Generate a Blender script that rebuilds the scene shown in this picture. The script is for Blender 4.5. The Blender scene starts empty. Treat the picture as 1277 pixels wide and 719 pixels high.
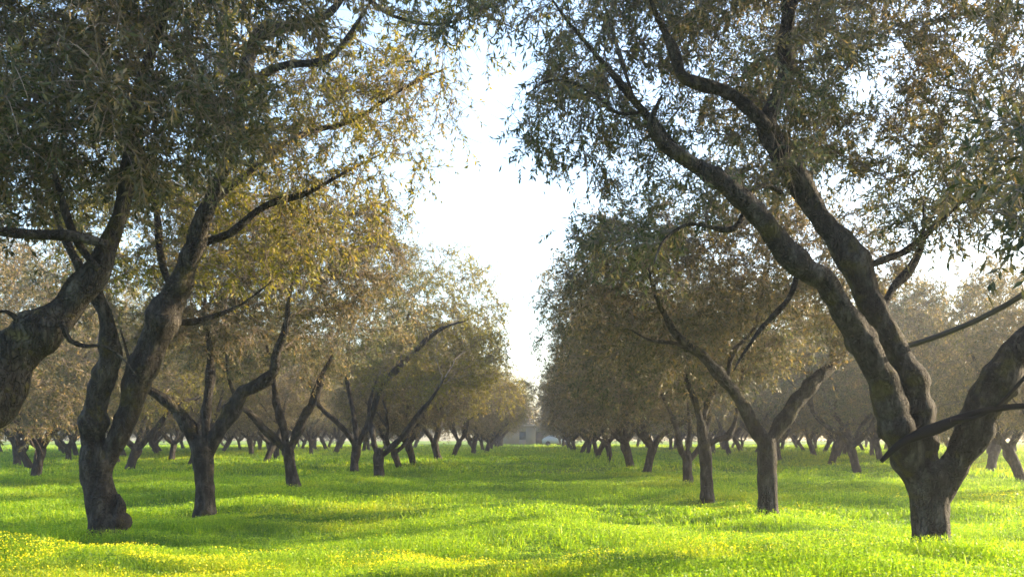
import bpy, math, random
import numpy as np
from mathutils import Vector

# ------------------------------------------------------------------ basics
scene = bpy.context.scene
COL = scene.collection
F, VX, VY, H = 1240.0, 668.0, 545.0, 1.12       # focal length / principal point in photo pixels, eye height
R = math.radians

def P(px, py, Y):
    return np.array([(px - VX) * Y / F, Y, H - (py - VY) * Y / F])

def tag(o, label=None, cat=None, group=None, kind=None):
    if label: o['label'] = label
    if cat: o['category'] = cat
    if group: o['group'] = group
    if kind: o['kind'] = kind
    return o

def mesh_np(name, verts, faces, smooth=False, mat=None):
    """faces: list of (M,k) int arrays"""
    me = bpy.data.meshes.new(name)
    verts = np.asarray(verts, dtype=np.float32)
    me.vertices.add(len(verts))
    me.vertices.foreach_set('co', verts.ravel())
    faces = [np.asarray(f, dtype=np.int32) for f in faces if len(f)]
    nl = sum(f.size for f in faces); nf = sum(len(f) for f in faces)
    me.loops.add(nl); me.polygons.add(nf)
    me.loops.foreach_set('vertex_index', np.concatenate([f.ravel() for f in faces]))
    starts = []; off = 0
    for f in faces:
        starts.append(off + np.arange(len(f), dtype=np.int32) * f.shape[1]); off += f.size
    me.polygons.foreach_set('loop_start', np.concatenate(starts).astype(np.int32))
    if smooth:
        me.polygons.foreach_set('use_smooth', np.ones(nf, dtype=bool))
    me.update(calc_edges=True)
    if mat: me.materials.append(mat)
    return me

def link(name, me, parent=None, loc=None):
    o = bpy.data.objects.new(name, me)
    COL.objects.link(o)
    if parent: o.parent = parent
    if loc is not None: o.location = loc
    return o

def vnoise(p, seed=0):
    """smooth value noise in [-1,1], p (N,3)"""
    p = np.asarray(p, dtype=np.float64)
    i = np.floor(p).astype(np.int64); f = p - i
    f = f * f * (3 - 2 * f)
    def h(ix, iy, iz):
        n = (ix * 374761393 + iy * 668265263 + iz * 2147483647 + seed * 974634777) & 0x7fffffff
        n = ((n ^ (n >> 13)) * 1274126177) & 0x7fffffff
        n = n ^ (n >> 16)
        return (n & 0xffff) / 32767.5 - 1
    out = 0
    for dx in (0, 1):
        wx = f[:, 0] if dx else 1 - f[:, 0]
        for dy in (0, 1):
            wy = f[:, 1] if dy else 1 - f[:, 1]
            for dz in (0, 1):
                wz = f[:, 2] if dz else 1 - f[:, 2]
                out = out + wx * wy * wz * h(i[:, 0] + dx, i[:, 1] + dy, i[:, 2] + dz)
    return out

def norm(v):
    return v / np.maximum(np.linalg.norm(v, axis=-1, keepdims=True), 1e-9)

# ------------------------------------------------------------------ terrain height
def ground_z(x, y):
    x = np.asarray(x, float); y = np.asarray(y, float)
    s = x.shape
    X = x.ravel(); Y = y.ravel(); z0 = np.zeros_like(X)
    z = 0.17 * vnoise(np.stack([X / 3.6, Y / 2.6, z0], 1), 3)
    z += 0.12 * vnoise(np.stack([X / 1.9, Y / .95, z0], 1), 5)
    z += 0.12 * vnoise(np.stack([X / 19, Y / 15, z0], 1), 8)
    z += 0.15 * np.exp(-((X - 3.7) / 1.4) ** 2) + 0.15 * np.exp(-((X + 5.1) / 1.6) ** 2)
    z -= 0.10
    fade = np.clip((40 - Y) / 30, 0.35, 1)
    return (z * fade - 0.17 * np.clip((60 - Y) / 40, 0.2, 1)).reshape(s)

# ------------------------------------------------------------------ materials
def new_mat(name):
    m = bpy.data.materials.new(name); m.use_nodes = True
    nt = m.node_tree; nt.nodes.clear()
    out = nt.nodes.new('ShaderNodeOutputMaterial')
    return m, nt, out

def ramp(nt, stops, interp='LINEAR'):
    n = nt.nodes.new('ShaderNodeValToRGB'); cr = n.color_ramp; cr.interpolation = interp
    while len(cr.elements) < len(stops): cr.elements.new(0.5)
    for e, (p, c) in zip(cr.elements, stops):
        e.position = p; e.color = (*c, 1)
    return n

def noise_node(nt, coord, scale, detail=3, rough=0.55):
    n = nt.nodes.new('ShaderNodeTexNoise'); n.inputs['Scale'].default_value = scale
    n.inputs['Detail'].default_value = detail; n.inputs['Roughness'].default_value = rough
    nt.links.new(coord, n.inputs['Vector'])
    return n

def mixc(nt, fac, a, b, mode='MIX'):
    n = nt.nodes.new('ShaderNodeMix'); n.data_type = 'RGBA'; n.blend_type = mode
    for sock, v in ((n.inputs[0], fac), (n.inputs[6], a), (n.inputs[7], b)):
        if hasattr(v, 'is_output'): nt.links.new(v, sock)
        elif isinstance(v, (tuple, list)): sock.default_value = (*v, 1)
        else: sock.default_value = v
    return n.outputs[2]

def leafy(name, stops, trans_tint, trans=0.45, rough=0.55, patch=None, patch_scale=0.7, patch_cut=(0.52, 0.66), spec=0.35, dark_patch=None):
    """diffuse + translucent leaf; colour per leaf, with patches of another colour"""
    m, nt, out = new_mat(name); L = nt.links.new
    geo = nt.nodes.new('ShaderNodeNewGeometry')
    r = ramp(nt, stops); L(geo.outputs['Random Per Island'], r.inputs[0])
    col = r.outputs[0]
    if patch:
        tc = nt.nodes.new('ShaderNodeTexCoord')
        oi = nt.nodes.new('ShaderNodeObjectInfo')
        add = nt.nodes.new('ShaderNodeVectorMath'); add.operation = 'ADD'
        L(tc.outputs['Object'], add.inputs[0])
        sc = nt.nodes.new('ShaderNodeMath'); sc.operation = 'MULTIPLY'; sc.inputs[1].default_value = 40
        L(oi.outputs['Random'], sc.inputs[0]); L(sc.outputs[0], add.inputs[1])
        n = noise_node(nt, add.outputs[0], patch_scale, 3)
        mr = nt.nodes.new('ShaderNodeMapRange'); mr.interpolation_type = 'SMOOTHSTEP'
        mr.inputs['From Min'].default_value = patch_cut[0]; mr.inputs['From Max'].default_value = patch_cut[1]
        L(n.outputs['Fac'], mr.inputs['Value'])
        r2 = ramp(nt, patch); L(geo.outputs['Random Per Island'], r2.inputs[0])
        col = mixc(nt, mr.outputs[0], col, r2.outputs[0])
        if dark_patch:  # darker green noise patches, stretched sideways
            mpn = nt.nodes.new('ShaderNodeMapping'); mpn.inputs['Scale'].default_value = (.42, 1.0, .2)
            L(tc.outputs['Object'], mpn.inputs['Vector'])
            nw = noise_node(nt, mpn.outputs[0], .85, 4, .6)
            mw = nt.nodes.new('ShaderNodeMapRange'); mw.inputs['From Min'].default_value = .52; mw.inputs['From Max'].default_value = .61
            mw.inputs['To Max'].default_value = .9; L(nw.outputs['Fac'], mw.inputs['Value'])
            r3 = ramp(nt, dark_patch); L(geo.outputs['Random Per Island'], r3.inputs[0])
            col = mixc(nt, mw.outputs[0], col, r3.outputs[0])
        hv = nt.nodes.new('ShaderNodeHueSaturation')
        m2 = nt.nodes.new('ShaderNodeMapRange'); L(oi.outputs['Random'], m2.inputs['Value'])
        m2.inputs['To Min'].default_value = 0.72; m2.inputs['To Max'].default_value = 1.28
        L(m2.outputs[0], hv.inputs['Value']); L(col, hv.inputs['Color']); col = hv.outputs[0]
    b = nt.nodes.new('ShaderNodeBsdfPrincipled'); L(col, b.inputs['Base Color'])
    b.inputs['Roughness'].default_value = rough; b.inputs['Specular IOR Level'].default_value = spec
    t = nt.nodes.new('ShaderNodeBsdfTranslucent')
    L(mixc(nt, 1.0, col, trans_tint, 'MULTIPLY'), t.inputs['Color'])
    ms = nt.nodes.new('ShaderNodeMixShader'); ms.inputs[0].default_value = trans
    L(b.outputs[0], ms.inputs[1]); L(t.outputs[0], ms.inputs[2]); L(ms.outputs[0], out.inputs['Surface'])
    return m

def bark(name, a, b, c, moss=None):
    m, nt, out = new_mat(name); L = nt.links.new
    tc = nt.nodes.new('ShaderNodeTexCoord')
    mp = nt.nodes.new('ShaderNodeMapping'); mp.inputs['Scale'].default_value = (1, 1, 0.35)
    L(tc.outputs['Object'], mp.inputs['Vector'])
    n1 = noise_node(nt, mp.outputs[0], 9, 6, 0.65)
    r = ramp(nt, [(0.28, a), (0.5, b), (0.72, c)]); L(n1.outputs['Fac'], r.inputs[0])
    col = r.outputs[0]
    if moss:
        n2 = noise_node(nt, tc.outputs['Object'], 3.1, 4, 0.6)
        mr = nt.nodes.new('ShaderNodeMapRange'); mr.inputs['From Min'].default_value = 0.56; mr.inputs['From Max'].default_value = 0.66
        mr.inputs['To Max'].default_value = 0.6
        L(n2.outputs['Fac'], mr.inputs['Value'])
        col = mixc(nt, mr.outputs[0], col, moss)
    v = nt.nodes.new('ShaderNodeTexVoronoi'); v.feature = 'DISTANCE_TO_EDGE'; v.inputs['Scale'].default_value = 26
    wn = noise_node(nt, tc.outputs['Object'], 6, 3, .6)
    wm = nt.nodes.new('ShaderNodeVectorMath'); wm.operation = 'MULTIPLY_ADD'; wm.inputs[1].default_value = (.16, .16, .16)
    L(wn.outputs['Color'], wm.inputs[0]); L(mp.outputs[0], wm.inputs[2]); L(wm.outputs[0], v.inputs['Vector'])
    mr = nt.nodes.new('ShaderNodeMapRange'); mr.inputs['From Max'].default_value = 0.12; L(v.outputs['Distance'], mr.inputs['Value'])
    ad = nt.nodes.new('ShaderNodeMath'); ad.operation = 'ADD'; L(mr.outputs[0], ad.inputs[0]); L(n1.outputs['Fac'], ad.inputs[1])
    bu = nt.nodes.new('ShaderNodeBump'); bu.inputs['Strength'].default_value = 0.9; bu.inputs['Distance'].default_value = 0.055
    L(ad.outputs[0], bu.inputs['Height'])
    p = nt.nodes.new('ShaderNodeBsdfPrincipled'); p.inputs['Roughness'].default_value = 0.9
    p.inputs['Specular IOR Level'].default_value = 0.2
    L(col, p.inputs['Base Color']); L(bu.outputs[0], p.inputs['Normal']); L(p.outputs[0], out.inputs['Surface'])
    return m

def plain(name, col, rough=0.6, col2=None, scale=6.0, metallic=0.0, spec=0.4):
    m, nt, out = new_mat(name); L = nt.links.new
    p = nt.nodes.new('ShaderNodeBsdfPrincipled'); p.inputs['Roughness'].default_value = rough
    p.inputs['Metallic'].default_value = metallic; p.inputs['Specular IOR Level'].default_value = spec
    tc = nt.nodes.new('ShaderNodeTexCoord')
    n = noise_node(nt, tc.outputs['Object'], scale, 4)
    L(mixc(nt, n.outputs['Fac'], col, col2 or tuple(c * 0.8 for c in col)), p.inputs['Base Color'])
    L(p.outputs[0], out.inputs['Surface'])
    return m

M_BARK = bark('olive_bark', (0.012, 0.010, 0.009), (0.032, 0.028, 0.024), (0.115, 0.101, 0.088), (0.085, 0.07, 0.016))
M_TWIG = plain('twig_bark', (0.21, 0.165, 0.135), 0.85, (0.11, 0.08, 0.065), 2.0)
LEAF_A = [(0.0, (0.04, 0.055, 0.026)), (0.28, (0.09, 0.093, 0.05)), (0.55, (0.15, 0.135, 0.08)), (0.82, (0.25, 0.195, 0.115)), (1.0, (0.34, 0.235, 0.13))]
LEAF_GOLD = [(0.0, (0.07, 0.08, 0.018)), (0.4, (0.17, 0.17, 0.028)), (0.75, (0.26, 0.24, 0.04)), (1.0, (0.32, 0.25, 0.07))]
LEAF_GREEN = [(0.0, (0.03, 0.048, 0.024)), (0.45, (0.07, 0.09, 0.05)), (0.8, (0.125, 0.14, 0.085)), (1.0, (0.25, 0.21, 0.12))]
M_LEAF = leafy('olive_leaf', LEAF_A, (1.25, 1.15, 0.6), 0.38, patch=LEAF_GOLD, patch_cut=(.57, .72))
M_LEAF_G = leafy('olive_leaf_green', LEAF_GREEN, (1.28, 1.18, 0.62), 0.40, patch=LEAF_A, patch_cut=(.42, .58))
M_LEAF_Y = leafy('olive_leaf_golden', LEAF_A, (1.35, 1.25, 0.5), 0.45, patch=LEAF_GOLD, patch_cut=(0.36, 0.52))
GRASS = [(0.0, (0.09, 0.195, 0.010)), (0.45, (0.18, 0.315, 0.012)), (0.8, (0.26, 0.39, 0.014)), (1.0, (0.36, 0.43, 0.03))]
GRASS_Y = [(0.0, (0.14, 0.25, 0.012)), (0.5, (0.26, 0.36, 0.018)), (1.0, (0.42, 0.42, 0.03))]
M_GRASS = leafy('meadow_grass', GRASS, (1.5, 1.4, 0.6), 0.5, patch=GRASS_Y, patch_scale=0.22, patch_cut=(0.50, 0.66), dark_patch=[(0, (.035, .095, .010)), (.6, (.07, .16, .012)), (1, (.13, .23, .015))])
M_SUNLIT = leafy('sunlit_yellow', [(0.0, (0.72, 0.66, 0.012)), (1.0, (0.9, 0.82, 0.03))], (1.1, 1.0, 0.5), 0.4)  # yellow of sunlit grass put into the fleck colour

# ------------------------------------------------------------------ tubes
def resample(pts, step):
    """Catmull-Rom through pts (n,4) xyz+r, resampled at about step"""
    pts = np.asarray(pts, float)
    if len(pts) == 2:
        n = max(2, int(np.linalg.norm(pts[1, :3] - pts[0, :3]) / step) + 1)
        t = np.linspace(0, 1, n)[:, None]
        return pts[0] * (1 - t) + pts[1] * t
    ext = np.vstack([2 * pts[0] - pts[1], pts, 2 * pts[-1] - pts[-2]])
    out = []
    for i in range(1, len(ext) - 2):
        p0, p1, p2, p3 = ext[i - 1:i + 3]
        n = max(1, int(np.linalg.norm(p2[:3] - p1[:3]) / step))
        t = (np.arange(n) / n)[:, None]
        out.append(0.5 * ((2 * p1) + (-p0 + p2) * t + (2 * p0 - 5 * p1 + 4 * p2 - p3) * t ** 2 + (-p0 + 3 * p1 - 3 * p2 + p3) * t ** 3))
    out.append(pts[-1:])
    q = np.vstack(out); q[:, 3] = np.maximum(q[:, 3], 0.002)
    return q

def knotty(path, seed, amp=0.13):
    """kinks and swollen collars along a limb; its two ends stay put"""
    q = path.copy(); n = len(q); s = np.cumsum(np.r_[0, np.linalg.norm(np.diff(q[:, :3], axis=0), axis=1)])
    t = np.minimum(1, np.minimum(np.arange(n), n - 1 - np.arange(n)) / max(n * .15, 1))
    z = np.zeros(n)
    for k in range(3):
        d = vnoise(np.stack([s * 2.3 + seed, z + k * 7.3, z], 1), seed + k) + .55 * vnoise(np.stack([s * 5.5 + seed, z + k * 3.1, z], 1), seed + k + 5)
        q[:, k] += d * path[:, 3] * amp * t * 1.5
    kn = vnoise(np.stack([s * 3.4 + seed, z, z], 1), seed + 9)
    q[:, 3] *= 1 + np.where(kn > .25, (kn - .25) * .5, 0) * t + .1 * vnoise(np.stack([s * 8 + seed, z, z], 1), seed + 10)
    return q

def tube(path, sides=16, rough=0.12, seed=0, cap=True):
    c = path[:, :3]; r = path[:, 3]; n = len(c)
    T = norm(np.gradient(c, axis=0))
    ref = np.array([0.31, 0.94, 0.1])
    U = np.zeros_like(T); u = norm(np.cross(T[0], ref))
    for i in range(n):
        u = norm(u - T[i] * np.dot(u, T[i])); U[i] = u
    V = np.cross(T, U)
    a = np.linspace(0, 2 * np.pi, sides, endpoint=False)
    ca, sa = np.cos(a), np.sin(a)
    N = ca[None, :, None] * U[:, None, :] + sa[None, :, None] * V[:, None, :]
    v = c[:, None, :] + r[:, None, None] * N
    if rough > 0:
        q = v.reshape(-1, 3)
        rr = np.repeat(r, sides)
        big = vnoise(q * 3.2 + seed, seed) * 0.9 + vnoise(q * 7.5 + seed, seed + 1) * 0.6
        # long ridges that follow the limb
        s = np.repeat(np.cumsum(np.r_[0, np.linalg.norm(np.diff(c, axis=0), axis=1)]), sides)
        ang = np.tile(a, n)
        rid = vnoise(np.stack([np.cos(ang) * 2.4, np.sin(ang) * 2.4, s * 1.6 + seed], 1), seed + 2)
        d = rr * rough * (big + 0.9 * rid)
        v = (q + N.reshape(-1, 3) * d[:, None]).reshape(n, sides, 3)
    idx = np.arange(n * sides).reshape(n, sides)
    nx = np.roll(idx, -1, 1)
    quads = np.stack([idx[:-1], nx[:-1], nx[1:], idx[1:]], -1).reshape(-1, 4)
    faces = [quads]
    if cap: faces += [idx[-1][None, :], idx[0][None, ::-1]]
    return v.reshape(-1, 3), faces

def sticks(A, B, ra, rb, sides=4):
    """many separate tapered twigs A->B"""
    T = norm(B - A)
    ref = np.where(np.abs(T[:, 2:3]) > 0.8, np.array([[1.0, 0, 0]]), np.array([[0, 0, 1.0]]))
    U = norm(np.cross(T, ref)); V = np.cross(T, U)
    a = np.linspace(0, 2 * np.pi, sides, endpoint=False)
    N = np.cos(a)[None, :, None] * U[:, None] + np.sin(a)[None, :, None] * V[:, None]
    A2 = A - T * ra[:, None] * 0.4
    lo = A2[:, None] + N * ra[:, None, None]; hi = B[:, None] + N * rb[:, None, None]
    v = np.concatenate([lo, hi], 1).reshape(-1, 3)
    base = (np.arange(len(A)) * 2 * sides)[:, None, None]
    k = np.arange(sides); k2 = (k + 1) % sides
    q = np.stack([k, k2, k2 + sides, k + sides], 1)[None] + base
    return v, q.reshape(-1, 4)

# ------------------------------------------------------------------ crown growing
def colonize(start, attr, rng, step=0.2, di=3.0, dk=0.27, iters=80, up=0.05):
    pos = [*start]; par = [-1] * len(start); dirs = [np.array([0, 0, 0.0])] * len(start)
    nch = [0] * len(start)
    pos_a = np.array(start)
    D = np.linalg.norm(attr[:, None] - pos_a[None], axis=2)
    near = D.argmin(1); nd = D.min(1); alive = nd > dk
    for _ in range(iters):
        act = alive & (nd < di)
        if not act.any(): break
        ai = np.where(act)[0]
        ni = near[ai]
        pa = np.array(pos)
        dv = norm(attr[ai] - pa[ni])
        un, inv = np.unique(ni, return_inverse=True)
        acc = np.zeros((len(un), 3)); np.add.at(acc, inv, dv)
        new = []; newid = []
        for k, n in enumerate(un):
            if nch[n] >= (2 if par[n] >= 0 else 2):
                alive[ai[inv == k]] = False; continue
            d = norm(acc[k]) + dirs[n] * 0.55 + rng.normal(0, 0.24, 3) + np.array([0, 0, up])
            d = norm(d); p = pos[n] + d * step
            nch[n] += 1; pos.append(p); par.append(int(n)); dirs.append(d); nch.append(0)
            new.append(p); newid.append(len(pos) - 1)
        if not new: continue
        new = np.array(new); newid = np.array(newid)
        al = np.where(alive)[0]
        if not len(al): break
        D = np.linalg.norm(attr[al][:, None] - new[None], axis=2)
        m = D.argmin(1); md = D[np.arange(len(al)), m]
        better = md < nd[al]
        near[al[better]] = newid[m[better]]; nd[al[better]] = md[better]
        alive[al[md < dk]] = False
    return np.array(pos), np.array(par), len(start)

def crown_points(blobs, n, rng, seed, gap=0.05):
    """attractors in a union of ellipsoids, thinned by noise so that the crown is clumpy"""
    vol = np.array([b[3] * b[4] * b[5] for b in blobs]); k = rng.choice(len(blobs), n * 5, p=vol / vol.sum())
    d = norm(rng.normal(size=(n * 5, 3))); rad = rng.random(n * 5) ** (1 / 3.0)
    B = np.array(blobs)
    p = B[k, :3] + d * rad[:, None] * B[k, 3:6]
    keep = vnoise(p * 0.95 + seed * 3.1, seed + 11) + 0.6 * vnoise(p * 2.1, seed + 12) > gap
    p = p[keep]
    return p[:n]

def make_crown(starts, blobs, seed, n_attr, n_leaf, leaf_len=0.075, droop=0.55, gap=-0.05, bare=0.34):
    """returns (twig verts, quads), (leaf verts, quads)"""
    rng = np.random.default_rng(seed)
    attr = crown_points(blobs, n_attr, rng, seed, gap)
    pos, par, n0 = colonize(starts, attr, rng)
    n = len(pos)
    e = 2.35; acc = np.zeros(n); r = np.zeros(n)
    for i in range(n - 1, n0 - 1, -1):
        ri = max(acc[i], 0.0034 ** e); r[i] = ri ** (1 / e)
        acc[par[i]] += ri
    r[n0:] = np.minimum(r[n0:], 0.05)
    ch = np.arange(n0, n); pa = par[ch]
    rp = np.where(pa >= n0, r[pa], r[ch] * 1.15)
    rp = np.minimum(rp, r[ch] * 1.5)
    sag = lambda p: p
    sv, sq = sticks(pos[pa], pos[ch], rp, r[ch], 5)
    # leafy shoots
    thin = ch[r[ch] < 0.0105]
    per = 19
    ns = int(n_leaf * 0.76 / per)
    pick = thin[rng.integers(0, len(thin), ns)]
    base = pos[pick] + (pos[par[pick]] - pos[pick]) * rng.random((ns, 1))
    d0 = norm(pos[pick] - pos[par[pick]])
    d0 = norm(d0 + rng.normal(0, 0.65, (ns, 3)) + np.array([0, 0, 0.1]))
    ln = rng.uniform(0.22, 0.62, ns)
    K = 5
    pts = np.zeros((ns, K, 3)); pts[:, 0] = base; d = d0.copy()
    g = droop * rng.uniform(0.3, 1.6, ns)[:, None]
    for k in range(1, K):
        pts[:, k] = pts[:, k - 1] + d * (ln / (K - 1))[:, None]
        d = norm(d + np.array([0, 0, -1.0]) * g * 0.5 + rng.normal(0, 0.12, (ns, 3)))
    A = pts[:, :-1].reshape(-1, 3); Bp = pts[:, 1:].reshape(-1, 3)
    rr = np.tile(np.linspace(0.0046, 0.0022, K - 1), ns)
    tv, tq = sticks(A, Bp, rr, rr * 0.8, 3)
    twv = np.vstack([sv, tv]); twq = np.vstack([sq, tq + len(sv)])
    # leaves
    leafy_s = rng.random(ns) > bare
    si = np.repeat(np.where(leafy_s)[0], per); m = len(si)
    t = rng.random(m) ** 0.8 * (K - 1.001); k = t.astype(int); f = (t - k)[:, None]
    b = pts[si, k] * (1 - f) + pts[si, k + 1] * f
    sd = norm(pts[si, k + 1] - pts[si, k])
    rad = norm(np.cross(sd, rng.normal(size=(m, 3))))
    ld = norm(sd * rng.uniform(0.3, 1.1, (m, 1)) + rad * 0.9 + np.array([0, 0, -0.12]))
    nn = norm(np.cross(ld, np.cross(rng.normal(0, 0.6, (m, 3)) + np.array([0, 0, 0.9]), ld)))
    w = np.cross(ld, nn)
    L_ = leaf_len * rng.uniform(0.6, 1.25, (m, 1)); W_ = L_ * rng.uniform(0.11, 0.16, (m, 1))
    v = np.stack([b, b + ld * L_ * 0.45 + w * W_ - nn * L_ * 0.02, b + ld * L_ - nn * L_ * 0.1, b + ld * L_ * 0.45 - w * W_ - nn * L_ * 0.02], 1).reshape(-1, 3)
    q = np.arange(m * 4).reshape(-1, 4)
    return (twv, twq), (v, q)

# ------------------------------------------------------------------ tree assembly
def build_tree(trunk, limbs, blobs, seed, loc, n_attr=900, n_leaf=42000, mat=None, leaf_len=0.08, grow_from=0.35, bare=0.34, gap=-0.05,
               droop=0.55, burr=None, trunk_sides=24, lo_res=False):
    """trunk / limbs: (n,4) arrays in local coordinates (base at origin)"""
    root = bpy.data.objects.new('olive_tree', None); COL.objects.link(root)
    root.empty_display_size = 0.3; root.location = loc
    st = 0.06 if lo_res else 0.035
    tp = resample(trunk, st)
    z = tp[:, 2]; tp[:, 3] *= 1 + 0.16 * np.exp(-np.maximum(z - 0.1, 0) / 0.12)
    v, f = tube(tp, 14 if lo_res else trunk_sides, 0.13, seed)
    to = link('trunk', mesh_np('trunk', v, f, True, M_BARK), root)
    starts = []
    for i, lb in enumerate(limbs):
        lp = knotty(resample(lb, st * 1.3), seed + i * 3)
        big = lp[0, 3] > 0.06
        v, f = tube(lp, (10 if lo_res else 16) if big else 8, 0.17 if big else 0.2, seed + 20 + i)
        link('limb', mesh_np('limb', v, f, True, M_BARK), root)
        s = resample(lb, 0.16)[:, :3]
        k0 = int(len(s) * grow_from) if len(s) > 4 else 0
        starts.append(s[k0:])
    starts = np.vstack(starts)
    (tv, tq), (lv, lq) = make_crown(starts, blobs, seed, n_attr, n_leaf, leaf_len, droop, gap, bare)
    cr = link('crown', mesh_np('crown', lv, [lq], False, mat or M_LEAF), root)
    link('twig_network', mesh_np('twig_network', tv, [tq], True, M_TWIG), cr)
    if burr is not None:
        bp = resample(burr, 0.03)
        v, f = tube(bp, 14, 0.35, seed + 77)
        link('burr', mesh_np('burr', v, f, True, M_BARK), root)
    return root

def traced(base_px, base_py, trunk, limbs, blobs, seed, mat=None, depth=None, back=0.0, thin=0.87, **kw):
    """trunk: [(px,py,w)], limbs: [([(px,py,w)...], depth offset at the tip)], blobs: [(px,py,dy,rx,ry,rz)] in metres around the depth plane"""
    Y = depth or F * H / (base_py - VY)
    b = P(base_px, base_py, Y); b[2] = 0
    gz = float(ground_z(np.array([b[0]]), np.array([b[1]]))[0])
    def path(pts, off, first=0.0):
        out = []
        n = len(pts)
        for i, (px, py, w) in enumerate(pts):
            d = Y + first + off * (i / max(n - 1, 1)) ** 1.2
            p = P(px, py, d) - np.array([b[0], b[1], gz])
            out.append([*p, w * 0.5 * thin * d / F])
        return np.array(out)
    t = path(trunk, 0)
    t = np.vstack([t[0] + np.array([0, 0, -t[0, 2] - 0.3, 0]), t])
    lb = [path(p, off) for p, off in limbs]
    for q in lb: q[0, 3] *= .72; q[1, 3] *= .96; q[-1, 3] *= .4; q[-2, 3] *= .85
    bl = []
    for (px, py, dy, rx, ry, rz) in blobs:
        c = P(px, py, Y + dy + back) - np.array([b[0], b[1], gz]); bl.append((*c, rx, ry, rz))
    br = kw.pop('burr', None)
    if br: kw['burr'] = path(br, 0, -0.05)
    return build_tree(t, lb, bl, seed, (b[0], b[1], gz), mat=mat, **kw)

def copy_tree(o, parent=None):
    c = o.copy(); COL.objects.link(c)
    if parent: c.parent = parent
    for chd in list(o.children): copy_tree(chd, c)
    return c

# ------------------------------------------------------------------ the traced trees
G_L = 'olive trees of the row edging the left of the alley'
G_R = 'olive trees of the row edging the right of the alley'
trees = []

# front right tree with three limbs
R1 = traced(1160, 676,
    [(1161, 684, 56), (1160, 650, 53), (1159, 620, 56), (1157, 592, 64), (1154, 575, 50)],
    [([(1150, 612, 44), (1130, 560, 50), (1107, 500, 47), (1086, 448, 40), (1060, 400, 37), (1036, 362, 35), (1000, 330, 35), (962, 288, 33), (932, 254, 29), (892, 222, 24), (852, 197, 20), (822, 174, 17), (813, 150, 12), (826, 118, 8)], -1.3),
     ([(1157, 612, 48), (1151, 560, 46), (1145, 510, 42), (1130, 460, 37), (1102, 408, 36), (1080, 370, 37), (1068, 330, 40), (1048, 302, 36), (1020, 270, 34), (996, 230, 32), (975, 190, 30), (957, 155, 27), (968, 130, 24), (984, 92, 22), (982, 50, 20), (986, 0, 19), (992, -60, 15), (985, -120, 9)], 0.5),
     ([(960, 160, 22), (935, 136, 20), (905, 113, 18), (870, 102, 16), (850, 94, 14), (838, 60, 12), (820, 20, 10), (806, -12, 8)], -0.7),
     ([(1168, 622, 44), (1194, 572, 46), (1224, 512, 47), (1256, 460, 46), (1292, 412, 44), (1335, 360, 40), (1390, 300, 33), (1440, 220, 26), (1470, 130, 18), (1480, 40, 10)], -0.9),
     ([(848, 190, 13), (812, 150, 10), (772, 102, 9), (738, 62, 7), (704, 22, 5), (676, -20, 4)], -0.5),
     ([(800, 140, 8), (768, 140, 6), (730, 110, 5), (690, 100, 4), (655, 118, 3)], -0.7),
     ([(790, 122, 7), (770, 60, 6), (755, 10, 4), (740, -40, 3)], 0.3),
     ([(1070, 335, 20), (1098, 326, 13), (1130, 312, 11), (1160, 288, 9), (1200, 250, 7), (1240, 215, 5)], 1.1),
     ([(1098, 395, 16), (1112, 362, 11), (1136, 334, 9), (1150, 300, 7), (1152, 250, 5)], 0.9),
     ([(996, 335, 12), (984, 372, 8), (950, 408, 7), (925, 444, 5), (915, 462, 4)], -0.6),
     ([(975, 240, 10), (955, 231, 8), (935, 243, 8), (915, 285, 6), (860, 280, 6), (828, 300, 5), (815, 330, 4)], -0.9)],
    [(880, 90, -0.9, 1.8, 1.9, 1.5), (760, 110, -0.6, 1.0, 1.6, 1.1), (1010, 20, 0.6, 2.0, 2.0, 1.7), (1150, 120, 0.4, 1.7, 2.0, 1.15), (1330, 130, -0.4, 1.7, 2.0, 1.5), (860, -120, 0, 2.0, 2.0, 1.3), (1150, -120, 0, 2.4, 2.2, 1.3), (790, 270, -0.8, 0.75, 1.1, 0.7), (700, 35, -0.9, .85, 1.2, .7), (610, -5, -0.9, .9, 1.2, .5), (690, 150, -1.0, .4, .8, .6), (1190, 275, -.5, 1.0, 1.1, .4), (1200, 190, .3, 1.6, 1.8, .8), (1180, 210, .3, 1.2, 1.4, .6), (1060, 170, 1.0, .9, 1.5, .9), (1080, 60, .6, 1.5, 1.8, 1.0)],
    101, M_LEAF_G, back=1.1, n_attr=6400, n_leaf=400000, leaf_len=0.078, grow_from=0.5, bare=0.38)
tag(R1, 'large olive tree with three thick limbs and a black hose hung across its fork', 'tree', G_R); trees.append(R1)

R2 = traced(957, 632,
    [(958, 637, 29), (957, 600, 27), (957, 570, 28), (956, 550, 30), (955, 540, 24)],
    [([(953, 556, 22), (940, 530, 21), (925, 502, 18), (905, 476, 15), (882, 450, 14), (860, 432, 13), (840, 415, 11), (825, 385, 9), (812, 350, 7), (800, 310, 5)], -0.9),
     ([(870, 440, 10), (845, 428, 7), (812, 424, 5), (785, 410, 4)], -0.9),
     ([(958, 552, 26), (980, 520, 24), (998, 496, 21), (1016, 472, 18), (1036, 460, 15), (1050, 446, 12), (1066, 415, 9), (1078, 375, 6)], 0.7),
     ([(905, 478, 9), (915, 440, 7), (940, 410, 6), (950, 370, 5), (960, 330, 4)], 0.6)],
    [(860, 350, -0.3, 2.0, 1.9, 1.35), (770, 340, -0.4, 1.0, 1.5, 1.0), (960, 310, 0.3, 1.9, 2.0, 1.25), (1040, 340, 0, 1.1, 1.6, 1.1), (1050, 415, -.5, .9, 1.0, .45), (800, 430, 0, 1.0, 1.4, 0.6)],
    102, M_LEAF, back=0.7, n_attr=2600, n_leaf=125000, leaf_len=0.08, grow_from=0.4)
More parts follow.
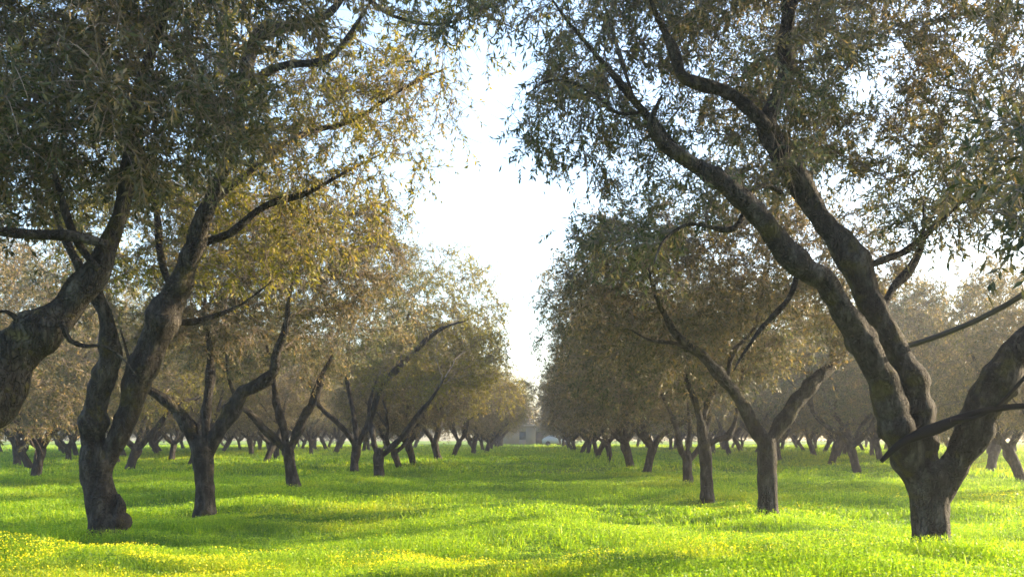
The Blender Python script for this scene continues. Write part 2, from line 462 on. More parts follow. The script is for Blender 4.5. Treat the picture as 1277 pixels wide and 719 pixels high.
tag(R2, 'olive tree with a straight trunk and two wide limbs, next behind the hose-hung tree', 'tree', G_R); trees.append(R2)

R3 = traced(881, 616,
    [(882, 619, 18), (881, 590, 18), (879, 560, 18), (876, 538, 16), (874, 524, 14)],
    [([(876, 535, 14), (868, 505, 10), (855, 470, 8), (838, 430, 7), (825, 380, 5)], -0.6),
     ([(881, 556, 11), (893, 548, 10), (908, 542, 9), (918, 520, 7), (925, 470, 6), (930, 420, 4)], 0.5),
     ([(874, 530, 10), (884, 500, 8), (895, 460, 7), (890, 400, 5)], 0.9)],
    [(830, 400, 0, 2.2, 2.2, 1.7), (930, 400, 0.3, 1.6, 2.0, 1.5), (740, 400, -0.2, 1.1, 1.6, 1.2), (760, 470, 0, 0.9, 1.4, 0.8)],
    103, M_LEAF_G, n_attr=2200, n_leaf=110000, leaf_len=0.085)
tag(R3, 'olive tree with a slim upright post-like trunk, third in the right alley row', 'tree', G_R); trees.append(R3)

R4 = traced(858, 598,
    [(858, 600, 14), (857, 585, 13), (857, 572, 14), (856, 562, 12)],
    [([(855, 574, 11), (848, 556, 9), (844, 536, 8), (836, 515, 6), (820, 480, 5), (800, 440, 4)], -0.8),
     ([(859, 574, 11), (870, 560, 9), (877, 545, 8), (884, 520, 6), (890, 470, 4)], 0.6),
     ([(857, 566, 9), (860, 530, 7), (855, 480, 5)], 1.0)],
    [(820, 440, 0, 2.5, 2.4, 1.9), (880, 430, 0, 1.8, 2.2, 1.7), (750, 440, 0, 1.5, 2.0, 1.7), (735, 500, 0, 0.8, 1.6, 0.7)],
    104, M_LEAF, n_attr=2000, n_leaf=130000, leaf_len=0.09, lo_res=True)
tag(R4, 'olive tree with a V-shaped fork low on its trunk, fourth in the right alley row', 'tree', G_R); trees.append(R4)

# front left trees
L1 = traced(130, 656,
    [(134, 662, 50), (128, 630, 46), (122, 600, 47), (121, 578, 52), (122, 556, 42)],
    [([(118, 584, 44), (119, 540, 36), (119, 500, 35), (128, 468, 36), (136, 435, 30), (132, 400, 25), (121, 368, 20), (104, 340, 16), (88, 312, 12), (70, 270, 9), (50, 200, 6)], -0.8),
     ([(126, 588, 42), (148, 545, 32), (164, 502, 33), (181, 450, 39), (202, 400, 40), (222, 350, 36), (240, 308, 28), (258, 262, 21), (280, 210, 18), (292, 160, 17), (302, 100, 18), (322, 45, 19), (355, 34, 16), (392, 26, 16), (416, 12, 14), (440, -20, 10)], -0.6),
     ([(295, 118, 15), (325, 96, 13), (352, 82, 13), (402, 76, 12), (425, 58, 8), (446, 28, 7), (470, -10, 5)], -0.4),
     ([(402, 78, 9), (398, 50, 8), (394, 20, 7)], 0),
     ([(205, 398, 16), (232, 402, 11), (262, 396, 8), (300, 380, 6), (340, 350, 5)], 0.4),
     ([(240, 308, 16), (285, 290, 11), (335, 255, 9), (385, 240, 7), (430, 215, 5), (480, 190, 4)], 0.5),
     ([(262, 255, 12), (310, 215, 9), (370, 170, 8), (440, 150, 6), (500, 112, 5), (540, 92, 3.5), (560, 84, 2.5)], 1.0),
     ([(440, -15, 9), (490, 20, 7), (545, 30, 5), (600, 20, 4), (650, 40, 3)], .2),
     ([(215, 365, 14), (200, 320, 11), (195, 260, 9), (175, 190, 7), (160, 120, 5)], 0.8)],
    [(120, 170, 0, 1.9, 2.0, 1.5), (300, 200, 0.2, 1.7, 2.1, 1.6), (430, 160, 0.2, 1.3, 1.7, 1.5), (300, 20, 0, 2.2, 2.1, 1.4), (150, -20, 0, 2.2, 2.2, 1.5), (480, 30, 0, 1.1, 1.4, 1.0), (230, 300, 0.2, 1.9, 1.6, 0.7), (420, 260, 0.2, 0.8, 1.2, 0.8), (520, 190, .2, .55, .9, .6), (555, 25, -.4, 1.0, 1.2, .65), (630, 30, -.4, .6, .8, .45), (530, 110, .1, .65, 1.0, .5), (552, 175, .2, .5, .9, .5)],
    111, M_LEAF_Y, back=0.7, thin=.84, n_attr=3800, n_leaf=175000, leaf_len=0.08, grow_from=0.45, bare=0.30,
    burr=[(146, 662, 20), (151, 650, 24), (149, 638, 17), (152, 628, 16), (147, 616, 8)])
tag(L1, 'olive tree with mossy twin limbs and a knobbly burr at its trunk base', 'tree', G_L); trees.append(L1)

L2 = traced(255, 625,
    [(255, 630, 29), (255, 600, 27), (254, 575, 30), (253, 556, 36), (253, 545, 26)],
    [([(247, 566, 22), (234, 530, 18), (216, 506, 14), (196, 491, 11), (180, 480, 9), (164, 455, 7), (150, 410, 5)], -0.6),
     ([(257, 556, 17), (258, 510, 14), (261, 475, 13), (262, 440, 10), (255, 390, 7), (260, 330, 5)], 0.4),
     ([(259, 566, 24), (274, 536, 20), (290, 510, 20), (302, 490, 20), (322, 479, 16), (340, 464, 13), (346, 440, 11), (356, 408, 9), (362, 365, 6), (380, 310, 4)], -0.5)],
    [(230, 340, 0, 2.2, 2.0, 1.7), (340, 320, 0.2, 2.0, 2.0, 1.8), (150, 380, 0, 1.4, 1.7, 1.1), (430, 310, 0, 1.2, 1.6, 1.2), (300, 400, 0.4, 1.9, 1.6, 0.6)],
    112, M_LEAF, back=0.6, n_attr=2600, n_leaf=135000, leaf_len=0.08, grow_from=0.4)
tag(L2, 'olive tree forking like a fork with three prongs, behind the burr-based tree', 'tree', G_L); trees.append(L2)

L3 = traced(366, 607,
    [(368, 610, 19), (364, 590, 17), (360, 570, 17), (357, 552, 17)],
    [([(357, 562, 12), (340, 545, 11), (326, 530, 10), (312, 515, 9), (298, 502, 7), (285, 470, 5), (280, 420, 4)], -0.6),
     ([(358, 560, 14), (351, 522, 12), (344, 497, 9), (340, 465, 7), (330, 420, 5)], 0.4),
     ([(361, 562, 13), (377, 524, 12), (392, 497, 11), (400, 472, 9), (412, 448, 7), (425, 400, 5)], 0.2)],
    [(350, 370, 0, 2.5, 2.4, 2.2), (430, 360, 0.2, 1.9, 2.2, 2.0), (290, 400, 0, 1.7, 2.0, 1.5), (480, 400, 0, 1.0, 1.8, 1.1)],
    113, M_LEAF_G, n_attr=2400, n_leaf=120000, leaf_len=0.085)
tag(L3, 'olive tree with a trunk leaning towards its left-hand limb, third in the left alley row', 'tree', G_L); trees.append(L3)

L4 = traced(442, 589,
    [(442, 592, 13), (442, 575, 12), (444, 562, 13), (445, 550, 13)],
    [([(443, 557, 10), (434, 540, 8), (420, 525, 8), (404, 512, 7), (392, 496, 6), (380, 460, 4)], -0.8),
     ([(446, 556, 11), (458, 530, 9), (467, 505, 9), (478, 478, 8), (500, 455, 8), (525, 430, 7), (550, 410, 6), (580, 400, 4)], -2.2),
     ([(445, 552, 9), (440, 510, 7), (432, 460, 6), (440, 400, 4)], 0.8),
     ([(500, 458, 6), (505, 410, 5), (520, 360, 4)], 0.4)],
    [(470, 390, 0, 3.0, 2.6, 2.3), (545, 370, 0, 2.2, 2.4, 1.9), (590, 400, 0, 1.3, 2.0, 1.6), (400, 400, 0, 2.0, 2.2, 2.0)],
    114, M_LEAF_Y, back=1.7, n_attr=2400, n_leaf=120000, leaf_len=0.09, lo_res=True)
tag(L4, 'golden-leaved olive tree with a long branch reaching over the alley, beside a thicker trunk', 'tree', G_L); trees.append(L4)

L5 = traced(473, 592,
    [(473, 595, 15), (472, 580, 14), (472, 568, 15), (473, 558, 13)],
    [([(474, 570, 11), (490, 556, 9), (505, 540, 9), (522, 516, 8), (536, 500, 6), (555, 470, 5)], -0.6),
     ([(470, 568, 9), (464, 540, 8), (460, 510, 6), (470, 470, 4)], 0.8)],
    [(515, 462, 0, 1.8, 1.7, .95), (585, 445, 0.3, 1.3, 1.6, 1.2), (465, 435, 0, 1.3, 1.5, 1.2), (550, 415, .4, 1.1, 1.4, .9)],
    115, M_LEAF_Y, back=1.2, gap=.08, n_attr=1500, n_leaf=62000, leaf_len=0.09, lo_res=True)
tag(L5, 'short dark-trunked olive tree with one slanting limb over the grass, left alley row', 'tree', G_L); trees.append(L5)

# the near tree whose trunk stands outside the frame on the left; its limb leans in
L0 = traced(-95, 722,
    [(-95, 730, 92), (-92, 660, 84), (-80, 600, 86), (-66, 560, 84)],
    [([(-78, 590, 74), (-45, 540, 74), (-8, 490, 72), (22, 446, 64), (66, 402, 52), (98, 366, 43), (124, 326, 38), (134, 302, 32), (150, 262, 22), (160, 200, 18), (170, 120, 14), (200, 40, 12), (235, -40, 9)], 0.5),
     ([(134, 305, 22), (95, 296, 19), (45, 293, 17), (0, 288, 17), (-60, 270, 14), (-130, 230, 9)], -0.5),
     ([(122, 335, 16), (100, 308, 13), (85, 275, 11), (70, 220, 9), (40, 150, 7)], 0.3),
     ([(36, 424, 14), (24, 402, 9), (8, 388, 7), (-20, 392, 5)], -0.2),
     ([(76, 400, 16), (88, 425, 10), (108, 432, 7), (126, 431, 5), (150, 444, 4), (172, 470, 3)], 0.2),
     ([(-80, 575, 56), (-130, 480, 46), (-190, 380, 38), (-230, 260, 28), (-240, 120, 16)], -0.3)],
    [(60, 110, 0, 1.25, 1.7, 1.0), (200, 60, 0.3, 1.1, 1.5, 1.0), (-150, 120, 0, 1.5, 1.8, 1.3), (60, -120, 0, 1.8, 1.8, 1.1), (330, -60, 0.2, 0.9, 1.3, 0.7), (120, 215, 0.2, 0.8, 1.1, 0.45)],
    110, M_LEAF_G, thin=.82, n_attr=2800, n_leaf=165000, leaf_len=0.075, grow_from=0.6)
tag(L0, 'near olive tree reaching in from the frame edge with one thick slanting limb', 'tree', G_L); trees.append(L0)

# ------------------------------------------------------------------ trees of the other places: four grown forms, copied
def grown(seed, height, spread, mat, n_leaf=130000, low=1.35):
    rg = np.random.default_rng(seed)
    th = rg.uniform(0.75, 1.05); lean = rg.normal(0, 0.2, 2)
    r0 = rg.uniform(0.125, 0.165)
    trunk = np.array([[0, 0, -0.3, r0 * 1.05], [0, 0, 0.0, r0], [lean[0] * .5, lean[1] * .5, th * .5, r0 * .95], [lean[0], lean[1], th * .85, r0 * 1.1], [lean[0], lean[1], th + 0.1, r0 * .8]])
    limbs = []; nl = rg.integers(2, 4) + 1; a0 = rg.uniform(0, 6.28)
    for i in range(nl):
        a = a0 + i * 6.283 / nl + rg.normal(0, 0.25); tilt = rg.uniform(0.55, 0.9)
        p = np.array([lean[0], lean[1], th - 0.12]); d = np.array([math.cos(a) * math.sin(tilt), math.sin(a) * math.sin(tilt), math.cos(tilt)])
        pts = [[*p, r0 * .68]]
        n = 7
        for k in range(1, n):
            p = p + d * 0.52 * height / 6.5; d = norm(d + rg.normal(0, 0.22, 3) + np.array([0, 0, 0.12]))
            pts.append([*p, r0 * .66 * (1 - k / n) ** 0.8 + 0.012])
        limbs.append(np.array(pts))
        s = pts[3]; d2 = norm(d + rg.normal(0, 0.8, 3) + np.array([math.cos(a) * .6, math.sin(a) * .6, 0])); p = np.array(s[:3]); pp = [[*p, s[3] * .7]]
        for k in range(1, 5):
            p = p + d2 * 0.4; d2 = norm(d2 + rg.normal(0, 0.25, 3)); pp.append([*p, s[3] * .7 * (1 - k / 5) + 0.008])
        limbs.append(np.array(pp))
    bl = []
    zc = (low + height) / 2
    for k in range(7):
        a = rg.uniform(0, 6.28); q = spread * rg.uniform(0.25, 0.62)
        bl.append((math.cos(a) * q, math.sin(a) * q, zc + rg.uniform(-0.32, 0.32) * (height - low), spread * rg.uniform(.42, .6), spread * rg.uniform(.42, .6), (height - low) * rg.uniform(.22, .32)))
    bl.append((0, 0, zc, spread * .8, spread * .8, (height - low) * .42))
    return build_tree(trunk, limbs, bl, seed, (0, 0, 0), n_attr=2200, n_leaf=n_leaf, mat=mat, leaf_len=0.095, grow_from=0.35, lo_res=True)

protos = [grown(201, 6.7, 4.0, M_LEAF), grown(202, 6.3, 3.8, M_LEAF_Y, low=1.2), grown(203, 7.0, 4.1, M_LEAF_G, low=1.2), grown(204, 6.1, 3.8, M_LEAF, low=1.2)]
proto_used = [False] * 4
rnd = random.Random(5)
def plant(x, y, kind, sc, label, group, rz=None):
    if proto_used[kind]:
        o = copy_tree(protos[kind])
    else:
        o = protos[kind]; proto_used[kind] = True
    gz = float(ground_z(np.array([x]), np.array([y]))[0])
    o.location = (x, y, gz); o.rotation_euler = (0, 0, rnd.uniform(0, 6.28) if rz is None else rz)
    o.scale = (sc * rnd.uniform(.94, 1.06), sc * rnd.uniform(.94, 1.06), sc)
    tag(o, label, 'tree', group)
    trees.append(o)
    return o

ORD = ['first', 'second', 'third', 'fourth', 'fifth', 'sixth', 'seventh', 'eighth', 'ninth', 'tenth', 'eleventh', 'twelfth']
# rest of the right alley row
right_row = [(806, 588), (787, 582), (761, 577), (745, 571.5)]
ys = []
for i, (px, py) in enumerate(right_row):
    Y = F * H / (py - VY); ys.append(Y)
    plant((px - VX) * Y / F, Y, [2, 0, 2, 3][i], [1.0, 1.02, 0.95, 1.0][i],
          f'olive tree, {ORD[4 + i]} from the front in the row edging the right of the alley', G_R)
Y = 58
while Y < 150:
    plant(3.6 + rnd.uniform(-.4, .4), Y, rnd.choice([0, 2, 3, 2]), rnd.uniform(.9, 1.05), 'small far olive tree near the distant end of the right alley row', G_R)
    Y += rnd.uniform(5.2, 7)
left_row = [(498, 583), (516, 580), (547, 576), (565, 570), (590, 566.5), (607, 564.5)]
for i, (px, py) in enumerate(left_row):
    Y = F * H / (py - VY)
    plant((px - VX) * Y / F, Y, [3, 0, 1, 0, 3, 1][i], [.8, .9, 1.05, .95, 1.0, 1.0][i],
          f'olive tree, {ORD[6 + i]} from the front in the row edging the left of the alley', G_L)
Y = 78
while Y < 150:
    plant(-4.6 + rnd.uniform(-.4, .4), Y, rnd.choice([0, 1, 3]), rnd.uniform(.9, 1.05), 'small far olive tree near the distant end of the left alley row', G_L)
    Y += rnd.uniform(5.2, 7)
# near tree outside the frame on the right, its crown hangs into the picture
plant(5.6, 5.6, 2, 0.92, 'near olive tree whose trunk stands beyond the frame edge, crown hanging overhead', G_R, rz=2.2)

def row(xc, y0, y1, step, sc, name, near_n, first=None):
    Y = y0; i = 0
    spots = list(first or [])
    if spots: Y = spots[-1][1] + step
    while Y < y1:
        spots.append((xc + rnd.uniform(-.7, .7), Y)); Y += step * rnd.uniform(.9, 1.15)
    for i, (x, y) in enumerate(spots):
        lab = (f'olive tree, {ORD[i]} of the {name}' if i < near_n else f'small far olive tree in the {name}')
        plant(x, y, rnd.randrange(4), rnd.uniform(*sc), lab, f'olive trees of the {name}')

row(-14.2, 24, 120, 6.2, (1.0, 1.15), 'second row left of the alley', 5, [(-13.8, 22.6), (-14.8, 29.4), (-14.4, 35.2), (-14.5, 42), (-12.6, 46.5)])
row(-23.5, 44, 120, 6.5, (.92, 1.06), 'third row left of the alley', 3)
row(-32.5, 61, 120, 7, (.92, 1.06), 'fourth row left of the alley', 2)
row(-19.2, 39, 120, 6.4, (1.0, 1.15), 'gap row behind the second row left of the alley', 3)
row(-28, 55, 120, 7, (.9, 1.04), 'gap row behind the third row left of the alley', 2)
row(17.3, 36.5, 120, 6.4, (1.08, 1.25), 'gap row behind the second row right of the alley', 3)
row(26.4, 52, 120, 7, (.95, 1.08), 'gap row behind the third row right of the alley', 2)
row(36, 68, 120, 8, (.95, 1.1), 'fifth row right of the alley', 1)
row(-37, 70, 120, 8, (.95, 1.1), 'fifth row left of the alley', 1)
plant(12.4, 23.5, 3, .78, 'low olive tree beyond the hose-hung tree, crown showing between its outer limbs', 'olive trees of the second row right of the alley')
row(12.6, 30.5, 120, 6.2, (1.05, 1.22), 'second row right of the alley', 5, [(14.2, 29), (11.8, 36.5), (13.4, 45)])
row(21.8, 43, 120, 6.5, (.95, 1.08), 'third row right of the alley', 3)
row(31.0, 60, 120, 7, (.95, 1.08), 'fourth row right of the alley', 2)

# ------------------------------------------------------------------ hoses on the front right tree
def hose(name, pts, mat, label, cat, sides=10, rough=0.0):
    path = []
    for (px, py, w, Y) in pts:
        p = P(px, py, Y); path.append([*p, w * .5 * Y / F])
    path = np.array(path); loc = path[0, :3].copy(); path[:, :3] -= loc
    v, f = tube(resample(path, 0.04), sides, rough, 9)
    o = link(name, mesh_np(name, v, f, True, mat), None, loc)
    tag(o, label, cat); return o

M_HOSE = plain('black_hose', (0.005, 0.005, 0.006), 0.6, (0.011, 0.011, 0.012), 20, spec=.08)
YR = F * H / (676 - VY)
hose('hose', [(1099, 575, 5, YR - .42), (1112, 562, 8, YR - .42), (1128, 550, 11, YR - .42), (1150, 540, 14, YR - .40), (1174, 531, 14, YR - .40), (1202, 520, 12, YR - .45), (1233, 511, 10, YR - .55), (1277, 506, 9, YR - .7), (1345, 505, 9, YR - 1.0), (1420, 512, 9, YR - 1.3)],
     M_HOSE, 'thick black hose bundle slung across the fork of the three-limbed olive tree', 'hose', 12, 0.15)
hose('hose', [(1186, 524, 5, YR - .5), (1215, 521, 5, YR - .52), (1240, 508, 5, YR - .58), (1258, 492, 5, YR - .72), (1280, 468, 5, YR - .8), (1330, 415, 5, YR - .95)],
     M_HOSE, 'thin black hose running up along the outer limb of the three-limbed olive tree', 'hose')
hose('cable', [(1078, 430, 5, YR - .1), (1100, 434, 5, YR + .35), (1125, 432, 6, YR + .4), (1152, 425, 7, YR + .3), (1200, 407, 7, YR), (1240, 388, 7, YR - .3), (1277, 366, 7, YR - .6), (1340, 322, 7, YR - 1)],
     plain('cable_sheath', (0.03, 0.026, 0.024), .6, (.06, .05, .045), 30), 'dark cable sagging in the gap behind the limbs, above the black hose', 'cable')

# ------------------------------------------------------------------ ground and grass
def ground():
    xs = np.unique(np.concatenate([np.arange(-30, 30.01, 0.3), np.arange(-220, 220.1, 5)]))
    ys = np.unique(np.concatenate([np.arange(-6, 45.01, 0.3), np.arange(-40, 330.1, 5)]))
    X, Y = np.meshgrid(xs, ys)
    Z = ground_z(X, Y)
    v = np.stack([X, Y, Z], -1).reshape(-1, 3)
    idx = np.arange(len(v)).reshape(X.shape)
    q = np.stack([idx[:-1, :-1], idx[:-1, 1:], idx[1:, 1:], idx[1:, :-1]], -1).reshape(-1, 4)
    m, nt, out = new_mat('meadow_soil'); L = nt.links.new
    tc = nt.nodes.new('ShaderNodeTexCoord')
    n = noise_node(nt, tc.outputs['Object'], 1.3, 6, .65); n2 = noise_node(nt, tc.outputs['Object'], .22, 3)
    r1 = ramp(nt, [(.3, (.05, .11, .012)), (.55, (.11, .2, .015)), (.75, (.17, .25, .02))]); L(n.outputs['Fac'], r1.inputs[0])
    mr = nt.nodes.new('ShaderNodeMapRange'); mr.inputs['From Min'].default_value = .5; mr.inputs['From Max'].default_value = .68
    L(n2.outputs['Fac'], mr.inputs['Value'])
    p = nt.nodes.new('ShaderNodeBsdfPrincipled'); p.inputs['Roughness'].default_value = .9; p.inputs['Specular IOR Level'].default_value = .1
    L(mixc(nt, mr.outputs[0], r1.outputs[0], (.24, .29, .02)), p.inputs['Base Color']); L(p.outputs[0], out.inputs['Surface'])
    tag(link('ground', mesh_np('ground', v, [q], True, m)), kind='structure')
ground()

def grass_h(x, y):
    z0 = np.zeros_like(x)
    a = vnoise(np.stack([x / 1.9, y / 1.1, z0], 1), 21) * .5 + vnoise(np.stack([x / .6, y / .45, z0], 1), 22) * .35
    m = np.zeros_like(x)
    for mx, my, sx, sy, am in MOUNDS:
        m += am * np.exp(-((x - mx) / sx) ** 2 - ((y - my) / sy) ** 2)
    return np.clip(0.6 + a * 1.15 + m, 0.15, 1.6)
def ms(px, py, sx, sy, am):
    Y = F * H / (py - VY); return ((px - VX) * Y / F, Y, sx, sy, am)
MOUNDS = [ms(1140, 690, .55, .35, .7), ms(1215, 695, .5, .3, .4), ms(100, 632, .7, .5, .5), ms(200, 640, 1.0, .6, .5), ms(440, 610, 1.5, 1.0, .5), ms(700, 645, .6, .5, .5),
          ms(655, 620, .8, .8, .5), ms(760, 690, .8, .4, .6), ms(960, 642, .7, .4, .5), ms(880, 665, .9, .4, .5), ms(560, 665, 1.0, .5, .4), ms(330, 640, .9, .5, .5), ms(30, 660, .7, .4, .5), ms(470, 712, .7, .3, .5), ms(1000, 712, .7, .3, .5)]

def blades(x, y, hgt, wid, rng, lean=0.5):
    n = len(x)
    b = np.stack([x, y, ground_z(x, y) - .01], 1)
    a = rng.uniform(0, 6.283, n); side = np.stack([np.cos(a), np.sin(a), np.zeros(n)], 1)
    a2 = rng.uniform(0, 6.283, n); ln = rng.uniform(.05, lean, n) * hgt
    tip = b + np.stack([np.cos(a2) * ln, np.sin(a2) * ln, hgt * (1 - .35 * (ln / hgt) ** 2)], 1)
    mid = b + (tip - b) * .55 + np.array([0, 0, 1.0]) * (hgt * .10)[:, None]
    w = side * wid[:, None]
    v = np.stack([b - w * .6, b + w * .6, mid + w * .5, mid - w * .5, tip], 1).reshape(-1, 3)
    i = (np.arange(n) * 5)[:, None]
    return v, np.array([[0, 1, 2, 3]]) + i, np.array([[3, 2, 4]]) + i

def leaflets(x, y, z, size, rng):
    n = len(x)
    c = np.stack([x, y, z], 1)
    nn = norm(rng.normal(0, .55, (n, 3)) + np.array([0, 0, 1.0])); u = norm(np.cross(nn, rng.normal(size=(n, 3)))); w = np.cross(nn, u)
    s = size[:, None]
    v = np.stack([c - u * s, c + w * s * .8, c + u * s, c - w * s * .8], 1).reshape(-1, 3)
    return v, np.arange(n * 4).reshape(-1, 4)

def grass():
    rng = np.random.default_rng(77)
    V = []; Q = []; T = []; off = 0
    def scatter(n, y0, y1, wide, power=1.0):
        y = y0 + (y1 - y0) * rng.random(n) ** power
        x = rng.uniform(-1, 1, n) * (y * wide + 1.5) 
        return x, y
    for (n, y0, y1, hs, ws, nl, ls) in ((300000, 5.5, 15, .17, .0042, 300000, .0115), (260000, 15, 32, .18, .0085, 200000, .019), (200000, 32, 75, .22, .024, 60000, .045), (110000, 75, 150, .25, .055, 0, 0)):
        x, y = scatter(n, y0, y1, .62)
        gh = grass_h(x, y)
        h = hs * gh * rng.uniform(.55, 1.25, n)
        v, q, t = blades(x, y, h, ws * rng.uniform(.6, 1.3, n), rng, .7)
        V.append(v); Q.append(q + off); T.append(t + off); off += len(v)
        if nl:
            x, y = scatter(nl, y0, y1, .62); gh = grass_h(x, y)
            z = ground_z(x, y) + hs * gh * rng.uniform(.35, .95, nl)
            v, q = leaflets(x, y, z, ls * rng.uniform(.6, 1.3, nl), rng)
            V.append(v); Q.append(q + off); off += len(v)
    # tussocks standing out of the sward
    n = 3200; per = 26
    cx, cy = scatter(n, 7, 24, .6, 1.0)
    k = vnoise(np.stack([cx * .7, cy * 1.1, cx * 0], 1), 41) > -.1; cx, cy = cx[k], cy[k]; n = len(cx)
    a = rng.uniform(0, 6.283, n * per); rr = np.abs(rng.normal(0, .06, n * per))
    x = np.repeat(cx, per) + np.cos(a) * rr; y = np.repeat(cy, per) + np.sin(a) * rr
    h = np.repeat(rng.uniform(.08, .19, n), per) * rng.uniform(.5, 1.15, n * per)
    v, q, t = blades(x, y, h, np.clip(.0055 * y / 9, .005, .012) * rng.uniform(.6, 1.2, n * per), rng, 1.0)
    V.append(v); Q.append(q + off); T.append(t + off); off += len(v)
    tag(link('grass', mesh_np('grass', np.vstack(V), [np.vstack(Q), np.vstack(T)], False, M_GRASS)),
        'bright yellow-green meadow grass carpeting the olive grove', 'grass', kind='stuff')
    # yellow flecks that paint sunlit streaks onto the grass
    V = []; Q = []; off = 0
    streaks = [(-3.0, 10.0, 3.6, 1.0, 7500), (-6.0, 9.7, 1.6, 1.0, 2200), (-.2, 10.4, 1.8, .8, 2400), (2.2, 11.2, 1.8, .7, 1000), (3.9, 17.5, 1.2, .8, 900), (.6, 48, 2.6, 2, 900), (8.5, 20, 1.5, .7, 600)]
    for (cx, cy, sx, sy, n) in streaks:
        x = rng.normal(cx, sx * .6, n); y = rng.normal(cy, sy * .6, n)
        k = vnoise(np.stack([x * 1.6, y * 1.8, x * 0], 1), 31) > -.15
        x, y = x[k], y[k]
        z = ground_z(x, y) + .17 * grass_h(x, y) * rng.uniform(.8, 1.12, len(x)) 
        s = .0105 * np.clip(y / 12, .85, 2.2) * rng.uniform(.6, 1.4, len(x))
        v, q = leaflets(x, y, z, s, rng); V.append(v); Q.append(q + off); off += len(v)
    tag(link('sunlit_streaks', mesh_np('sunlit_streaks', np.vstack(V), [np.vstack(Q)], False, M_SUNLIT)),
        'sunlit streaks in the grass, drawn as small yellow flecks', 'sunlit_streaks', kind='stuff')
grass()

# ------------------------------------------------------------------ far end of the alley
def box(bm_v, bm_f, x0, x1, y0, y1, z0, z1):
    o = len(bm_v)
    bm_v += [(x0, y0, z0), (x1, y0, z0), (x1, y1, z0), (x0, y1, z0), (x0, y0, z1), (x1, y0, z1), (x1, y1, z1), (x0, y1, z1)]
    bm_f += [[o + i for i in q] for q in ((0, 3, 2, 1), (4, 5, 6, 7), (0, 1, 5, 4), (1, 2, 6, 5), (2, 3, 7, 6), (3, 0, 4, 7))]

def boxes(name, lst, mat, parent):
    v = []; f = []
    for b in lst: box(v, f, *b)
    return link(name, mesh_np(name, v, [np.array(f)], False, mat), parent)

def far_house():
    root = bpy.data.objects.new('farm_building', None); COL.objects.link(root); root.location = (-1.2, 152, -.1)
    tag(root, 'low pale flat-roofed farm building closing the far end of the alley', 'building')
    wl = plain('pale_plaster', (.33, .27, .21), .9, (.28, .23, .18), 1.2)
    boxes('wall', [(-4.2, -1.3, 0, 5, 0, 2.9), (-.3, 1.2, 0, 5, 0, 2.9), (2.4, 4, 0, 5, 0, 2.9), (-1.3, -.3, 0, 5, 2.1, 2.9), (-1.3, -.3, 0, 5, 0, .0 + .9), (1.2, 2.4, 0, 5, 2.1, 2.9)], wl, root)
    boxes('roof', [(-4.7, 4.5, -.5, 5.4, 2.902, 3.2)], plain('tan_roof', (.36, .27, .19), .8, (.3, .22, .16), 2), root)
    w = boxes('window', [(-1.298, -.302, .1, .15, .902, 2.098)], plain('dark_glass', (.12, .13, .14), .15), root)
    boxes('door', [(1.202, 2.398, .1, .16, 0, 2.098)], plain('door_wood', (.16, .11, .08), .6), root)
far_house()

def far_car():
    root = bpy.data.objects.new('parked_car', None); COL.objects.link(root); root.location = (3.0, 139, -.02)
    tag(root, 'pale car parked at the far end of the alley before the low building', 'car')
    prof = [(-2.1, .3), (2.1, .3), (2.12, .75), (1.95, .88), (1.15, .95), (.55, 1.42), (-1.15, 1.44), (-1.95, 1.0), (-2.12, .8)]
    n = len(prof); v = []
    for yy, k in ((-.82, .0), (-.78, 1), (.78, 1), (.82, 0)):
        for x, z in prof: v.append((x * (1 if k else .985), yy if z < 1.2 else yy * .82, z))
    f4 = []
    for r_ in range(3):
        for i in range(n): f4.append([r_ * n + i, r_ * n + (i + 1) % n, (r_ + 1) * n + (i + 1) % n, (r_ + 1) * n + i])
    fn = [list(range(n))[::-1], [3 * n + i for i in range(n)]]
    link('body', mesh_np('body', v, [np.array(f4), np.array(fn)], False, plain('pale_paint', (.62, .66, .72), .25)), root)
    gl = plain('car_glass', (.03, .035, .04), .1)
    for x0, x1 in ((-1.2, -.3), (-.2, .6)):
        vv = [(x0 - .12, -.815, .98), (x1 + .12, -.815, .98), (x1 - .1, -.70, 1.36), (x0 + .05, -.70, 1.36)]
        vv += [(a, b + .05, c) for a, b, c in vv]
        link('window', mesh_np('window', vv, [np.array([[0, 1, 2, 3], [7, 6, 5, 4], [0, 4, 5, 1], [1, 5, 6, 2], [2, 6, 7, 3], [3, 7, 4, 0]])], False, gl), root)
    tm = plain('tyre_rubber', (.02, .02, .02), .8)
    for x in (-1.3, 1.3):
        for y in (-.76, .76):
            p = np.array([[x, y - .1, .32, .32], [x, y + .1, .32, .32]]); vv, ff = tube(p, 18, 0)
            link('wheel', mesh_np('wheel', vv, ff, False, tm), root)
far_car()

def treeline():
    """far wood beyond the grove, one mass"""
    rng = np.random.default_rng(9)
    V = []; Q = []; off = 0
    for k in range(150):
        x = -115 + 230 * (k + rng.random()) / 150; y = rng.uniform(158, 178); h = rng.uniform(6.5, 10.5)
        if abs(x) < 7: h *= .85
        for j in range(7):
            n = 330
            c = np.array([x + rng.normal(0, 1.3), y + rng.normal(0, 1.2), h * rng.uniform(.2, .78)])
            p = c + norm(rng.normal(size=(n, 3))) * (rng.random((n, 1)) ** .4) * np.array([1.9, 1.8, h * .22])
            v, q = leaflets(p[:, 0], p[:, 1], np.maximum(p[:, 2], .1), rng.uniform(.08, .22, n), rng)
            V.append(v); Q.append(q + off); off += len(v)
    tag(link('treeline', mesh_np('treeline', np.vstack(V), [np.vstack(Q)], False, M_LEAF)), 'far belt of trees closing off the grove', 'treeline', kind='stuff')
treeline()

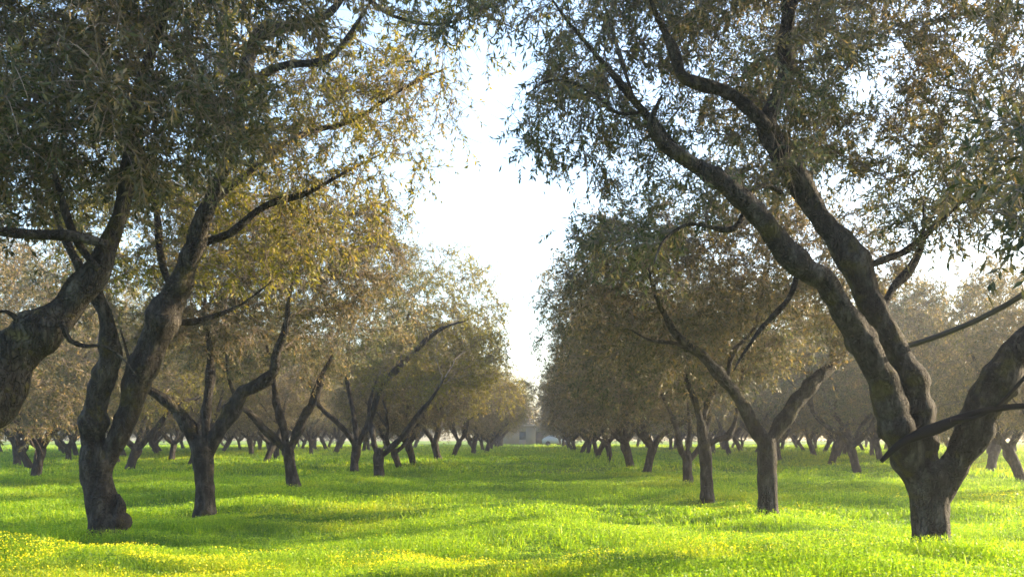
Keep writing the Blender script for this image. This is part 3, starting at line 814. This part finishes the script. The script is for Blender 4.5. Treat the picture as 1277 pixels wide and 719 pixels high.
# ------------------------------------------------------------------ air
HAZE = 0.0013
if HAZE > 0:
    v = []; f = []
    box(v, f, -130, 130, -45, 200, -2.0, 14)
    m, nt, out = new_mat('grove_air')
    pv = nt.nodes.new('ShaderNodeVolumePrincipled'); pv.inputs['Density'].default_value = HAZE
    pv.inputs['Color'].default_value = (.88, .90, .95, 1); pv.inputs['Anisotropy'].default_value = .4
    nt.links.new(pv.outputs[0], out.inputs['Volume'])
    tag(link('haze', mesh_np('haze', v, [np.array(f)], False, m)), kind='stuff')

# ------------------------------------------------------------------ light, sky, camera
AZ, EL = R(66), R(20)             # sun to the right and ahead
S = Vector((math.sin(AZ) * math.cos(EL), math.cos(AZ) * math.cos(EL), math.sin(EL)))
sun = bpy.data.lights.new('sun', 'SUN'); sun.energy = 5.0; sun.angle = R(.6); sun.color = (1.0, .80, .52)
so = bpy.data.objects.new('sun', sun); COL.objects.link(so); so.rotation_euler = S.to_track_quat('Z', 'Y').to_euler(); so.location = (20, 10, 30)
w = bpy.data.worlds.new('World'); scene.world = w; w.use_nodes = True
nt = w.node_tree; nt.nodes.clear()
sky = nt.nodes.new('ShaderNodeTexSky'); sky.sky_type = 'NISHITA'; sky.sun_disc = False
sky.sun_elevation = EL; sky.sun_rotation = AZ; sky.dust_density = 1.6; sky.air_density = 1.0; sky.ozone_density = 1.5
bg = nt.nodes.new('ShaderNodeBackground'); bg.inputs['Strength'].default_value = .15
wo = nt.nodes.new('ShaderNodeOutputWorld')
nt.links.new(sky.outputs[0], bg.inputs[0]); nt.links.new(bg.outputs[0], wo.inputs[0])

cam = bpy.data.cameras.new('camera'); co = bpy.data.objects.new('camera', cam); COL.objects.link(co)
co.location = (0, 0, H); co.rotation_euler = (R(90), 0, 0)
cam.sensor_fit = 'HORIZONTAL'; cam.sensor_width = 36; cam.lens = 36 * F / 1277
cam.shift_x = -(VX - 638.5) / 1277; cam.shift_y = (VY - 359.5) / 1277
cam.clip_start = .05; cam.clip_end = 2000
scene.camera = co
vs = scene.view_settings
vs.view_transform = 'Standard'; vs.look = 'None'; vs.gamma = 1; vs.use_curve_mapping = False; vs.exposure = 2.05
cy = scene.cycles
cy.max_bounces = 8; cy.diffuse_bounces = 4; cy.transmission_bounces = 6; cy.volume_bounces = 0; cy.transparent_max_bounces = 8
cy.use_denoising = True; cy.filter_width = 1.6
